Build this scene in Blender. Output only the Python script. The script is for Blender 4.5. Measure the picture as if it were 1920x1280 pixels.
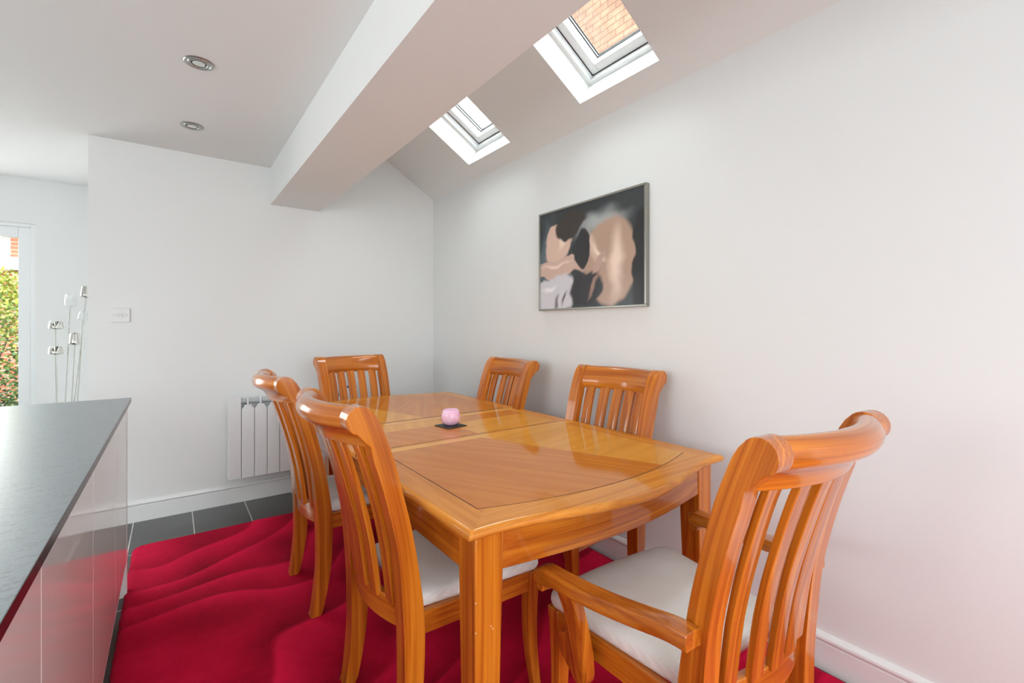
import bpy, bmesh, math, random
from mathutils import Vector, Matrix
random.seed(7)
for o in list(bpy.data.objects): bpy.data.objects.remove(o)
S = bpy.context.scene
COL = S.collection
PI = math.pi

# ------------------------------------------------------------------ camera
W_, H_ = 1920, 1280
F_PX = 864.0
YAW = math.atan(638 / 864.0)
cd = bpy.data.cameras.new('camera'); cam = bpy.data.objects.new('camera', cd); COL.objects.link(cam)
cd.sensor_width = 36.0; cd.sensor_fit = 'HORIZONTAL'; cd.lens = 36.0 * F_PX / W_
cd.shift_y = -(640 - 614) / W_
cd.clip_start = 0.02
cam.location = (0, 0, 1.24); cam.rotation_euler = (PI / 2, 0, -YAW)
S.camera = cam

# ------------------------------------------------------------------ world, lights, exposure
S.view_settings.view_transform = 'Standard'; S.view_settings.look = 'None'
S.view_settings.gamma = 1.0; S.view_settings.use_curve_mapping = False
S.view_settings.exposure = 0.46
wd = bpy.data.worlds.new('world'); S.world = wd; wd.use_nodes = True
bgn = wd.node_tree.nodes['Background']
bgn.inputs[0].default_value = (0.90, 0.985, 1.0, 1)
# overcast sky: three times brighter overhead than at the horizon, dim ground below
_n, _l = wd.node_tree.nodes, wd.node_tree.links
_tc = _n.new('ShaderNodeTexCoord'); _sp = _n.new('ShaderNodeSeparateXYZ'); _l.new(_tc.outputs['Generated'], _sp.inputs[0])
_mr = _n.new('ShaderNodeMapRange'); _mr.inputs[1].default_value = 0.0; _mr.inputs[2].default_value = 1.0; _mr.inputs[3].default_value = 2.0; _mr.inputs[4].default_value = 11.0
_l.new(_sp.outputs[2], _mr.inputs[0])
_gt = _n.new('ShaderNodeMath'); _gt.operation = 'GREATER_THAN'; _gt.inputs[1].default_value = -0.02; _l.new(_sp.outputs[2], _gt.inputs[0])
_mu = _n.new('ShaderNodeMath'); _mu.operation = 'MULTIPLY'; _l.new(_mr.outputs[0], _mu.inputs[0]); _l.new(_gt.outputs[0], _mu.inputs[1])
_mx = _n.new('ShaderNodeMath'); _mx.operation = 'MAXIMUM'; _mx.inputs[1].default_value = 1.5; _l.new(_mu.outputs[0], _mx.inputs[0])
_l.new(_mx.outputs[0], bgn.inputs[1])

def area(name, loc, target, sx, sy, power, col=(1, 1, 1)):
    l = bpy.data.lights.new(name, 'AREA'); l.shape = 'RECTANGLE'; l.size = sx; l.size_y = sy
    l.energy = power; l.color = col
    o = bpy.data.objects.new(name, l); COL.objects.link(o); o.location = loc
    o.rotation_euler = (Vector(target) - Vector(loc)).to_track_quat('-Z', 'Y').to_euler()
    return o
# daylight from the left side and garden door; the rear lamp is added fill
area('daylight_left', (-3.05, 0.6, 1.12), (0, 0.85, 1.9), 2.6, 2.0, 27, (0.92, 0.99, 1.0))
area('rear_fill', (0.1, -2.45, 1.3), (0.5, 0, 2.25), 2.6, 1.7, 31, (0.93, 0.99, 1.0))  # unseen fill lamp added behind the camera, aimed up at the sloping ceiling
area('daylight_garden_door', (-1.8, 5.1, 1.2), (-1.5, 3.0, 1.3), 1.5, 1.8, 20, (0.95, 0.98, 1.0))

# ------------------------------------------------------------------ materials
def mat(name):
    m = bpy.data.materials.new(name); m.use_nodes = True
    return m, m.node_tree.nodes, m.node_tree.links, m.node_tree.nodes['Principled BSDF']
def setp(p, col=None, rough=None, metal=None, coat=None, coat_r=None, spec=None, trans=None, ior=None):
    if col is not None: p.inputs['Base Color'].default_value = (*col, 1)
    if rough is not None: p.inputs['Roughness'].default_value = rough
    if metal is not None: p.inputs['Metallic'].default_value = metal
    if coat is not None: p.inputs['Coat Weight'].default_value = coat
    if coat_r is not None: p.inputs['Coat Roughness'].default_value = coat_r
    if spec is not None: p.inputs['Specular IOR Level'].default_value = spec
    if trans is not None: p.inputs['Transmission Weight'].default_value = trans
    if ior is not None: p.inputs['IOR'].default_value = ior
def plain(name, col, rough=0.5, bump=0, bscale=100, **k):
    m, N, L, p = mat(name); setp(p, col, rough, **k)
    if bump:
        tc = N.new('ShaderNodeTexCoord'); n = N.new('ShaderNodeTexNoise'); n.inputs['Scale'].default_value = bscale
        b = N.new('ShaderNodeBump'); b.inputs['Strength'].default_value = bump; b.inputs['Distance'].default_value = 0.002
        L.new(tc.outputs['Object'], n.inputs['Vector']); L.new(n.outputs[0], b.inputs['Height']); L.new(b.outputs[0], p.inputs['Normal'])
    return m
def ramp(N, stops):
    r = N.new('ShaderNodeValToRGB'); e = r.color_ramp.elements
    while len(e) > 1: e.remove(e[-1])
    e[0].position = stops[0][0]; e[0].color = (*stops[0][1], 1)
    for pos, c in stops[1:]:
        x = e.new(pos); x.color = (*c, 1)
    return r

def grain(N, L, vec, axis, fine=1.0):
    """wood figure stretched along one axis; returns a 0..1 value"""
    sc = [7.0 * fine, 7.0 * fine, 7.0 * fine]; sc[axis] = 0.35
    mp = N.new('ShaderNodeMapping'); mp.inputs['Scale'].default_value = sc
    L.new(vec, mp.inputs['Vector'])
    n1 = N.new('ShaderNodeTexNoise'); n1.inputs['Scale'].default_value = 1.6; n1.inputs['Detail'].default_value = 2
    L.new(mp.outputs[0], n1.inputs['Vector'])
    wv = N.new('ShaderNodeMath'); wv.operation = 'MULTIPLY'; wv.inputs[1].default_value = 44
    L.new(n1.outputs[0], wv.inputs[0])
    sn = N.new('ShaderNodeMath'); sn.operation = 'SINE'; L.new(wv.outputs[0], sn.inputs[0])
    sc2 = [170.0, 170.0, 170.0]; sc2[axis] = 0.9
    mp2 = N.new('ShaderNodeMapping'); mp2.inputs['Scale'].default_value = sc2; L.new(vec, mp2.inputs['Vector'])
    n2 = N.new('ShaderNodeTexNoise'); n2.inputs['Scale'].default_value = 1.0; n2.inputs['Detail'].default_value = 3
    L.new(mp2.outputs[0], n2.inputs['Vector'])
    a = N.new('ShaderNodeMath'); a.operation = 'MULTIPLY_ADD'; a.inputs[1].default_value = 0.15; L.new(sn.outputs[0], a.inputs[0]); 
    b = N.new('ShaderNodeMath'); b.operation = 'MULTIPLY_ADD'; b.inputs[1].default_value = 0.7; b.inputs[2].default_value = 0.15
    L.new(n2.outputs[0], b.inputs[0]); L.new(b.outputs[0], a.inputs[2])
    return a.outputs[0]
def randvec(N, L):
    tc = N.new('ShaderNodeTexCoord'); oi = N.new('ShaderNodeObjectInfo')
    m = N.new('ShaderNodeMath'); m.operation = 'MULTIPLY'; m.inputs[1].default_value = 17.0
    L.new(oi.outputs['Random'], m.inputs[0])
    ad = N.new('ShaderNodeVectorMath'); ad.operation = 'ADD'
    L.new(tc.outputs['Object'], ad.inputs[0]); L.new(m.outputs[0], ad.inputs[1])
    return tc.outputs['Object'], ad.outputs[0], oi
DARKW = (0.32, 0.066, 0.005); MIDW = (0.51, 0.138, 0.010); LIGHTW = (0.67, 0.228, 0.020)
def wood(name, axis, tones=(DARKW, MIDW, LIGHTW), rough=0.28, coat=0.9, coat_r=0.09, bow=None):
    m, N, L, p = mat(name); setp(p, None, rough, coat=coat, coat_r=coat_r, spec=0.2)
    raw, v, oi = randvec(N, L)
    if bow:      # grain follows a steam-bent part: shift y by k * (max(0, t - t0))^2 along the given axis
        ax, k, t0 = bow
        sp = N.new('ShaderNodeSeparateXYZ'); L.new(raw, sp.inputs[0])
        a_ = N.new('ShaderNodeMath'); a_.operation = 'SUBTRACT'; a_.inputs[1].default_value = t0; L.new(sp.outputs[ax], a_.inputs[0])
        src = a_.outputs[0]
        if t0:
            m_ = N.new('ShaderNodeMath'); m_.operation = 'MAXIMUM'; m_.inputs[1].default_value = 0; L.new(src, m_.inputs[0]); src = m_.outputs[0]
        q_ = N.new('ShaderNodeMath'); q_.operation = 'MULTIPLY'; L.new(src, q_.inputs[0]); L.new(src, q_.inputs[1])
        k_ = N.new('ShaderNodeMath'); k_.operation = 'MULTIPLY'; k_.inputs[1].default_value = k; L.new(q_.outputs[0], k_.inputs[0])
        cb = N.new('ShaderNodeCombineXYZ'); L.new(k_.outputs[0], cb.inputs[1])
        ad = N.new('ShaderNodeVectorMath'); L.new(v, ad.inputs[0]); L.new(cb.outputs[0], ad.inputs[1]); v = ad.outputs[0]
    g = grain(N, L, v, axis)
    r = ramp(N, [(0.18, tones[0]), (0.5, tones[1]), (0.85, tones[2])])
    L.new(g, r.inputs[0])
    hs = N.new('ShaderNodeHueSaturation')
    vv = N.new('ShaderNodeMath'); vv.operation = 'MULTIPLY_ADD'; vv.inputs[1].default_value = 0.22; vv.inputs[2].default_value = 0.90
    L.new(oi.outputs['Random'], vv.inputs[0]); L.new(vv.outputs[0], hs.inputs['Value'])
    L.new(r.outputs[0], hs.inputs['Color']); L.new(hs.outputs[0], p.inputs['Base Color'])
    return m
WX, WY, WZ = wood('wood_x', 0), wood('wood_y', 1), wood('wood_z', 2)
WXB = wood('wood_bent_rail', 0, bow=(0, -1.25, 0)); WZB = wood('wood_bent_post', 2, bow=(2, 0.29, 0.33))
WXA, WXA2 = wood('wood_bowed_apron', 0, bow=(0, 0.30, 0)), wood('wood_bowed_apron_near', 0, bow=(0, -0.30, 0))
WSEAM = plain('wood_seam_dark', (0.09, 0.025, 0.008), 0.4)

def veneer(name, angle, tones, rough=0.2):
    m, N, L, p = mat(name); setp(p, None, rough, coat=0.75, coat_r=0.07, spec=0.0)
    tc = N.new('ShaderNodeTexCoord')
    mp = N.new('ShaderNodeMapping'); mp.inputs['Rotation'].default_value = (0, 0, angle)
    L.new(tc.outputs['Object'], mp.inputs['Vector'])
    g = grain(N, L, mp.outputs[0], 1, 0.5)
    r = ramp(N, [(0.1, tones[0]), (0.55, tones[1]), (0.95, tones[2])]); L.new(g, r.inputs[0])
    L.new(r.outputs[0], p.inputs['Base Color'])
    return m
VD = ((0.50, 0.150, 0.020), (0.59, 0.195, 0.030), (0.66, 0.235, 0.040))  # same veneer: sheen from grain direction is put into dark and light tones
VL = ((0.62, 0.24, 0.035), (0.72, 0.31, 0.052), (0.80, 0.38, 0.08))
V_DK = veneer('veneer_sheen_dark_diagonal', math.radians(-28), VD)
V_DK2 = veneer('veneer_sheen_dark_cross', math.radians(28), VD)
V_LT = veneer('veneer_sheen_light_cross', math.radians(78), VL)
V_LT2 = veneer('veneer_sheen_light_diagonal', math.radians(20), VL)
V_BAND = veneer('veneer_band', math.radians(90), ((0.66, 0.27, 0.05), (0.76, 0.34, 0.07), (0.84, 0.42, 0.1)))

def frame_wood(name, hw, hl):
    """top frame: long grain on the side rails, cross grain on the end rails, mitred at the corners"""
    m, N, L, p = mat(name); setp(p, None, 0.2, coat=0.75, coat_r=0.07, spec=0.0)
    tc = N.new('ShaderNodeTexCoord'); sp = N.new('ShaderNodeSeparateXYZ'); L.new(tc.outputs['Object'], sp.inputs[0])
    def absub(o, k):
        a = N.new('ShaderNodeMath'); a.operation = 'ABSOLUTE'; L.new(o, a.inputs[0])
        s = N.new('ShaderNodeMath'); s.operation = 'SUBTRACT'; L.new(a.outputs[0], s.inputs[0]); s.inputs[1].default_value = k
        return s.outputs[0]
    gt = N.new('ShaderNodeMath'); gt.operation = 'GREATER_THAN'
    L.new(absub(sp.outputs[1], hl), gt.inputs[0]); L.new(absub(sp.outputs[0], hw), gt.inputs[1])
    g1 = grain(N, L, tc.outputs['Object'], 1); g2 = grain(N, L, tc.outputs['Object'], 0)
    mx = N.new('ShaderNodeMix'); mx.data_type = 'FLOAT'
    L.new(gt.outputs[0], mx.inputs[0]); L.new(g1, mx.inputs[2]); L.new(g2, mx.inputs[3])
    r = ramp(N, [(0.15, (0.50, 0.155, 0.022)), (0.5, (0.66, 0.24, 0.035)), (0.85, (0.80, 0.33, 0.06))])
    L.new(mx.outputs[0], r.inputs[0]); L.new(r.outputs[0], p.inputs['Base Color'])
    return m

def wall_mat(name, col, rough=0.9):
    m, N, L, p = mat(name); setp(p, col, rough, spec=0.25)
    tc = N.new('ShaderNodeTexCoord'); n = N.new('ShaderNodeTexNoise'); n.inputs['Scale'].default_value = 180; n.inputs['Detail'].default_value = 4
    b = N.new('ShaderNodeBump'); b.inputs['Strength'].default_value = 0.05; b.inputs['Distance'].default_value = 0.002
    L.new(tc.outputs['Object'], n.inputs['Vector']); L.new(n.outputs[0], b.inputs['Height']); L.new(b.outputs[0], p.inputs['Normal'])
    return m
WALL = wall_mat('wall_paint', (0.80, 0.80, 0.795))
CEIL = wall_mat('ceiling_paint', (0.82, 0.815, 0.80))
GLOSSW = plain('white_gloss_paint', (0.82, 0.82, 0.82), 0.25)
UPVC = plain('white_upvc', (0.84, 0.85, 0.86), 0.3)
PANEL = plain('white_gloss_laminate', (0.84, 0.84, 0.83), 0.04, ior=1.52)
CHROME = plain('chrome', (0.62, 0.60, 0.57), 0.12, metal=1.0)
STEEL = plain('brushed_steel', (0.45, 0.45, 0.43), 0.28, metal=1.0)
BAREW = plain('bare_wood', (0.75, 0.48, 0.30), 0.6)
GASKET = plain('gasket', (0.03, 0.03, 0.03), 0.6)
BLACK = plain('black_slate', (0.015, 0.017, 0.018), 0.5, bump=0.5, bscale=60)
RADW = plain('radiator_white', (0.80, 0.81, 0.82), 0.35)
RADG = plain('radiator_header', (0.50, 0.52, 0.54), 0.35)
PLAST = plain('switch_white', (0.74, 0.74, 0.73), 0.35)
SCREW = plain('screw', (0.35, 0.35, 0.34), 0.35, metal=0.8)
REFL = plain('lamp_reflector', (0.75, 0.75, 0.72), 0.1, metal=1.0)
DARKCAV = plain('dark_cavity', (0.05, 0.05, 0.048), 0.5)
SILVER = plain('frame_silver', (0.36, 0.35, 0.31), 0.3, metal=0.9)
WAX = plain('wax', (0.9, 0.88, 0.86), 0.5)
DARKRED = plain('worktop_edge', (0.035, 0.012, 0.014), 0.25)

def pane_mat(name, tint=(1, 1, 1), k=0.06):
    m = bpy.data.materials.new(name); m.use_nodes = True; N = m.node_tree.nodes; L = m.node_tree.links; N.clear()
    out = N.new('ShaderNodeOutputMaterial'); t = N.new('ShaderNodeBsdfTransparent'); t.inputs[0].default_value = (*tint, 1)
    g = N.new('ShaderNodeBsdfGlossy'); g.inputs['Roughness'].default_value = 0.02
    lw = N.new('ShaderNodeLayerWeight'); pw = N.new('ShaderNodeMath'); pw.operation = 'POWER'; pw.inputs[1].default_value = 5.0
    L.new(lw.outputs['Facing'], pw.inputs[0]); fr = N.new('ShaderNodeMath'); fr.operation = 'MULTIPLY_ADD'; fr.inputs[1].default_value = 0.7; fr.inputs[2].default_value = 0.03
    L.new(pw.outputs[0], fr.inputs[0])
    mx = N.new('ShaderNodeMixShader'); L.new(fr.outputs[0], mx.inputs[0]); L.new(t.outputs[0], mx.inputs[1]); L.new(g.outputs[0], mx.inputs[2])
    L.new(mx.outputs[0], out.inputs[0])
    return m
GLASS = pane_mat('window_glass', (0.96, 0.98, 0.97))
def acrylic():
    m, N, L, p = mat('clear_acrylic'); setp(p, (0.97, 0.98, 0.98), 0.08, trans=0.85, ior=1.3)
    return m
ACRYL = acrylic()
def pinkglass():
    m, N, L, p = mat('pink_frosted_glass'); setp(p, (0.93, 0.50, 0.72), 0.25, coat=0.6, coat_r=0.05)
    p.inputs['Subsurface Weight'].default_value = 0.15; p.inputs['Subsurface Radius'].default_value = (0.03, 0.02, 0.025); p.inputs['Subsurface Scale'].default_value = 0.6
    tc = N.new('ShaderNodeTexCoord'); n = N.new('ShaderNodeTexNoise'); n.inputs['Scale'].default_value = 40; L.new(tc.outputs['Object'], n.inputs['Vector'])
    r = ramp(N, [(0.35, (0.96, 0.50, 0.74)), (0.65, (1.0, 0.66, 0.85))]); L.new(n.outputs[0], r.inputs[0]); L.new(r.outputs[0], p.inputs['Base Color'])
    return m
PINK = pinkglass()

def fabric():
    m, N, L, p = mat('cream_waffle_fabric'); setp(p, (0.72, 0.70, 0.64), 0.95, spec=0.1)
    p.inputs['Sheen Weight'].default_value = 0.2
    tc = N.new('ShaderNodeTexCoord'); sp = N.new('ShaderNodeSeparateXYZ'); L.new(tc.outputs['Object'], sp.inputs[0])
    def s(o, f):
        a = N.new('ShaderNodeMath'); a.operation = 'MULTIPLY'; a.inputs[1].default_value = f; L.new(o, a.inputs[0])
        b = N.new('ShaderNodeMath'); b.operation = 'SINE'; L.new(a.outputs[0], b.inputs[0]); return b.outputs[0]
    a, b = s(sp.outputs[0], 2 * PI / 0.0044), s(sp.outputs[1], 2 * PI / 0.0044)
    mxx = N.new('ShaderNodeMath'); mxx.operation = 'MAXIMUM'; L.new(a, mxx.inputs[0]); L.new(b, mxx.inputs[1])
    bu = N.new('ShaderNodeBump'); bu.inputs['Strength'].default_value = 0.35; bu.inputs['Distance'].default_value = 0.0006
    L.new(mxx.outputs[0], bu.inputs['Height']); L.new(bu.outputs[0], p.inputs['Normal'])
    n = N.new('ShaderNodeTexNoise'); n.inputs['Scale'].default_value = 7; n.inputs['Detail'].default_value = 4; L.new(tc.outputs['Object'], n.inputs['Vector'])
    r = ramp(N, [(0.3, (0.84, 0.85, 0.82)), (0.7, (0.92, 0.93, 0.91))]); L.new(n.outputs[0], r.inputs[0])
    mr = N.new('ShaderNodeMapRange'); mr.inputs[1].default_value = -1; mr.inputs[2].default_value = 1; mr.inputs[3].default_value = 0.90; mr.inputs[4].default_value = 1.03
    L.new(mxx.outputs[0], mr.inputs[0])
    hs = N.new('ShaderNodeHueSaturation'); L.new(mr.outputs[0], hs.inputs['Value']); L.new(r.outputs[0], hs.inputs['Color']); L.new(hs.outputs[0], p.inputs['Base Color'])
    return m
FABRIC = fabric()

def tiles():
    m, N, L, p = mat('dark_floor_tile'); setp(p, None, 0.22)
    tc = N.new('ShaderNodeTexCoord'); mp = N.new('ShaderNodeMapping'); mp.inputs['Location'].default_value = (0.196 + 3.068, -2.645 + 6.1 - .0, 0)
    L.new(tc.outputs['Object'], mp.inputs['Vector'])
    br = N.new('ShaderNodeTexBrick'); br.offset = 0; br.inputs['Scale'].default_value = 1.0
    br.inputs['Brick Width'].default_value = 0.3068; br.inputs['Row Height'].default_value = 0.61; br.inputs['Mortar Size'].default_value = 0.0028
    br.inputs['Mortar Smooth'].default_value = 0.1
    br.inputs['Color1'].default_value = (0.052, 0.053, 0.051, 1); br.inputs['Color2'].default_value = (0.062, 0.063, 0.06, 1); br.inputs['Mortar'].default_value = (0.62, 0.60, 0.57, 1)
    L.new(mp.outputs[0], br.inputs['Vector'])
    n = N.new('ShaderNodeTexNoise'); n.inputs['Scale'].default_value = 6; n.inputs['Detail'].default_value = 6; L.new(tc.outputs['Object'], n.inputs['Vector'])
    mr = N.new('ShaderNodeMapRange'); mr.inputs[3].default_value = 0.75; mr.inputs[4].default_value = 1.25; L.new(n.outputs[0], mr.inputs[0])
    hs = N.new('ShaderNodeHueSaturation'); L.new(br.outputs[0], hs.inputs['Color']); L.new(mr.outputs[0], hs.inputs['Value']); L.new(hs.outputs[0], p.inputs['Base Color'])
    b = N.new('ShaderNodeBump'); b.inputs['Strength'].default_value = 0.08; b.inputs['Distance'].default_value = 0.003; L.new(n.outputs[0], b.inputs['Height']); L.new(b.outputs[0], p.inputs['Normal'])
    return m
def worktop():
    m, N, L, p = mat('dark_textured_worktop'); setp(p, None, 0.36, ior=1.6, spec=0.7, coat=0.7, coat_r=0.32)
    tc = N.new('ShaderNodeTexCoord')
    n = N.new('ShaderNodeTexNoise'); n.inputs['Scale'].default_value = 130; n.inputs['Detail'].default_value = 5; L.new(tc.outputs['Object'], n.inputs['Vector'])
    mp = N.new('ShaderNodeMapping'); mp.inputs['Scale'].default_value = (1.0, 4.0, 1); mp.inputs['Rotation'].default_value = (0, 0, 0.5); L.new(tc.outputs['Object'], mp.inputs['Vector'])
    n2 = N.new('ShaderNodeTexNoise'); n2.inputs['Scale'].default_value = 22; n2.inputs['Detail'].default_value = 4; L.new(mp.outputs[0], n2.inputs['Vector'])
    ad = N.new('ShaderNodeMath'); ad.operation = 'ADD'; L.new(n.outputs[0], ad.inputs[0]); L.new(n2.outputs[0], ad.inputs[1])
    b = N.new('ShaderNodeBump'); b.inputs['Strength'].default_value = 0.22; b.inputs['Distance'].default_value = 0.0018; L.new(ad.outputs[0], b.inputs['Height']); L.new(b.outputs[0], p.inputs['Normal'])
    r = ramp(N, [(0.75, (0.075, 0.095, 0.108)), (1.25, (0.15, 0.19, 0.215))]); 
    h = N.new('ShaderNodeMath'); h.operation = 'MULTIPLY'; h.inputs[1].default_value = 1.0; L.new(ad.outputs[0], h.inputs[0]); L.new(h.outputs[0], r.inputs[0]); L.new(r.outputs[0], p.inputs['Base Color'])
    return m
def rugmat():
    m, N, L, p = mat('crimson_pile'); setp(p, None, 0.95, spec=0.05)
    p.inputs['Sheen Weight'].default_value = 0.2; p.inputs['Sheen Roughness'].default_value = 0.4; p.inputs['Sheen Tint'].default_value = (1.0, 0.10, 0.20, 1)
    tc = N.new('ShaderNodeTexCoord')
    at = N.new('ShaderNodeAttribute'); at.attribute_name = 'pile'
    n = N.new('ShaderNodeTexNoise'); n.inputs['Scale'].default_value = 240; n.inputs['Detail'].default_value = 3; L.new(tc.outputs['Object'], n.inputs['Vector'])
    n2 = N.new('ShaderNodeTexNoise'); n2.inputs['Scale'].default_value = 26; n2.inputs['Detail'].default_value = 3; L.new(tc.outputs['Object'], n2.inputs['Vector'])
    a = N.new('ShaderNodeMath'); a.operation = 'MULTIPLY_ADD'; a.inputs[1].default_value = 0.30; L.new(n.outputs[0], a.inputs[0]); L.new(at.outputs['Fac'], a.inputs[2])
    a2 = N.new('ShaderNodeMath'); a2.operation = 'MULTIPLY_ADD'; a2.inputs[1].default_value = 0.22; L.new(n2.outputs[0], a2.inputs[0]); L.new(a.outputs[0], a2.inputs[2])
    r = ramp(N, [(0.15, (0.19, 0.0018, 0.012)), (0.5, (0.48, 0.004, 0.032)), (0.95, (0.80, 0.011, 0.070))]); L.new(a2.outputs[0], r.inputs[0]); L.new(r.outputs[0], p.inputs['Base Color'])  # light and dark of the brushed pile direction painted as reds
    b = N.new('ShaderNodeBump'); b.inputs['Strength'].default_value = 0.7; b.inputs['Distance'].default_value = 0.004; L.new(n.outputs[0], b.inputs['Height']); L.new(b.outputs[0], p.inputs['Normal'])
    return m
def brick(name, c1, c2, mo, uaxis):
    m, N, L, p = mat(name); setp(p, None, 0.9)
    tc = N.new('ShaderNodeTexCoord'); sp = N.new('ShaderNodeSeparateXYZ'); L.new(tc.outputs['Object'], sp.inputs[0])
    cb = N.new('ShaderNodeCombineXYZ'); L.new(sp.outputs[uaxis], cb.inputs[0]); L.new(sp.outputs[2], cb.inputs[1])
    br = N.new('ShaderNodeTexBrick'); br.inputs['Scale'].default_value = 1; br.inputs['Brick Width'].default_value = 0.225; br.inputs['Row Height'].default_value = 0.075; br.inputs['Mortar Size'].default_value = 0.007
    br.inputs['Color1'].default_value = (*c1, 1); br.inputs['Color2'].default_value = (*c2, 1); br.inputs['Mortar'].default_value = (*mo, 1)
    L.new(cb.outputs[0], br.inputs['Vector'])
    n = N.new('ShaderNodeTexNoise'); n.inputs['Scale'].default_value = 5; n.inputs['Detail'].default_value = 5; L.new(tc.outputs['Object'], n.inputs['Vector'])
    mr = N.new('ShaderNodeMapRange'); mr.inputs[1].default_value = .3; mr.inputs[2].default_value = .7; mr.inputs[3].default_value = 0.75; mr.inputs[4].default_value = 1.35; L.new(n.outputs[0], mr.inputs[0])
    hs = N.new('ShaderNodeHueSaturation'); L.new(br.outputs[0], hs.inputs['Color']); L.new(mr.outputs[0], hs.inputs['Value']); L.new(hs.outputs[0], p.inputs['Base Color'])
    return m
BRICK_A = brick('pale_red_brick', (0.27, 0.135, 0.085), (0.23, 0.11, 0.07), (0.13, 0.07, 0.05), 1)
BRICK_B = brick('orange_brick', (0.34, 0.10, 0.05), (0.28, 0.08, 0.04), (0.36, 0.24, 0.18), 0)

# ------------------------------------------------------------------ mesh helpers
def obj(name, bm, m, parent=None, bevel=0, seg=2, smooth=True, angle=35, label=None):
    me = bpy.data.meshes.new(name)
    bmesh.ops.recalc_face_normals(bm, faces=bm.faces[:])
    bm.to_mesh(me); bm.free()
    for mm in (m if isinstance(m, (list, tuple)) else [m]): me.materials.append(mm)
    o = bpy.data.objects.new(name, me); COL.objects.link(o)
    if smooth:
        for f in me.polygons: f.use_smooth = True
        try: me.set_sharp_from_angle(angle=math.radians(angle))
        except Exception: pass
    if bevel:
        b = o.modifiers.new('bevel', 'BEVEL'); b.width = bevel; b.segments = seg; b.limit_method = 'ANGLE'; b.angle_limit = math.radians(38); b.harden_normals = False
    if parent: o.parent = parent
    if label: o['label'] = label
    return o
def thing(name, label, cat, loc=(0, 0, 0), rz=0, group=None):
    o = bpy.data.objects.new(name, None); COL.objects.link(o); o.empty_display_size = 0.1
    o.location = loc; o.rotation_euler = (0, 0, rz); o['label'] = label; o['category'] = cat
    if group: o['group'] = group
    return o
def tag(o, label, cat, group=None, kind=None):
    if label: o['label'] = label
    if cat: o['category'] = cat
    if group: o['group'] = group
    if kind: o['kind'] = kind
    return o
def struct(o, label=None):
    o['kind'] = 'structure'
    if label: o['label'] = label
    return o
def box(bm, x0, x1, y0, y1, z0, z1, M=None):
    vs = [bm.verts.new((x, y, z)) for x in (x0, x1) for y in (y0, y1) for z in (z0, z1)]
    for f in ((0, 1, 3, 2), (4, 6, 7, 5), (0, 4, 5, 1), (2, 3, 7, 6), (0, 2, 6, 4), (1, 5, 7, 3)):
        bm.faces.new([vs[i] for i in f])
    if M is not None:
        for v in vs: v.co = M @ v.co
    return vs
def prism(bm, pts, fn0, fn1, mi=0):
    """polygon outline, two ends given by functions"""
    a = [bm.verts.new(fn0(*p)) for p in pts]; b = [bm.verts.new(fn1(*p)) for p in pts]
    n = len(pts)
    for i in range(n):
        bm.faces.new((a[i], a[(i + 1) % n], b[(i + 1) % n], b[i]))
    f1 = bm.faces.new(a); f2 = bm.faces.new(b)
    return f1, f2
def loft(bm, rings, cap=True, closed=True):
    R = [[bm.verts.new(p) for p in r] for r in rings]
    n = len(R[0])
    for a, b in zip(R, R[1:]):
        for i in range(n if closed else n - 1):
            bm.faces.new((a[i], a[(i + 1) % n], b[(i + 1) % n], b[i]))
    if cap: bm.faces.new(R[0]); bm.faces.new(R[-1])
    return R
def lathe(bm, prof, n=32, M=None, cx=0, cy=0):
    R = []
    for r, z in prof:
        if r < 1e-6: R.append([bm.verts.new((cx, cy, z))])
        else: R.append([bm.verts.new((cx + r * math.cos(2 * PI * i / n), cy + r * math.sin(2 * PI * i / n), z)) for i in range(n)])
    for a, b in zip(R, R[1:]):
        for i in range(n):
            j = (i + 1) % n
            if len(a) == 1 and len(b) > 1: bm.faces.new((a[0], b[j], b[i]))
            elif len(b) == 1 and len(a) > 1: bm.faces.new((a[i], a[j], b[0]))
            elif len(a) > 1: bm.faces.new((a[i], a[j], b[j], b[i]))
    if M is not None:
        for r in R:
            for v in r: v.co = M @ v.co
def tube(bm, pts, r, n=10):
    pts = [Vector(p) for p in pts]; rings = []
    for i, p in enumerate(pts):
        d = (pts[min(i + 1, len(pts) - 1)] - pts[max(i - 1, 0)]).normalized()
        a = d.orthogonal().normalized() if abs(d.z) < 0.9 else Vector((1, 0, 0)).cross(d).normalized()
        b = d.cross(a)
        rr = r[i] if isinstance(r, (list, tuple)) else r
        rings.append([p + (a * math.cos(2 * PI * k / n) + b * math.sin(2 * PI * k / n)) * rr for k in range(n)])
    loft(bm, rings)
def interp(tab, t):
    """tab: list of (t, value...) sorted by t"""
    if t <= tab[0][0]: return tab[0][1:]
    for a, b in zip(tab, tab[1:]):
        if t <= b[0]:
            k = (t - a[0]) / (b[0] - a[0]); return tuple(x + (y - x) * k for x, y in zip(a[1:], b[1:]))
    return tab[-1][1:]
def catmull(pts, n=8):
    P = [pts[0]] + list(pts) + [pts[-1]]; out = []
    for i in range(1, len(P) - 2):
        p0, p1, p2, p3 = P[i - 1:i + 3]
        for k in range(n):
            t = k / n
            out.append(tuple(0.5 * ((2 * b) + (-a + c) * t + (2 * a - 5 * b + 4 * c - d) * t * t + (-a + 3 * b - 3 * c + d) * t ** 3) for a, b, c, d in zip(p0, p1, p2, p3)))
    out.append(tuple(pts[-1])); return out

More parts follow.
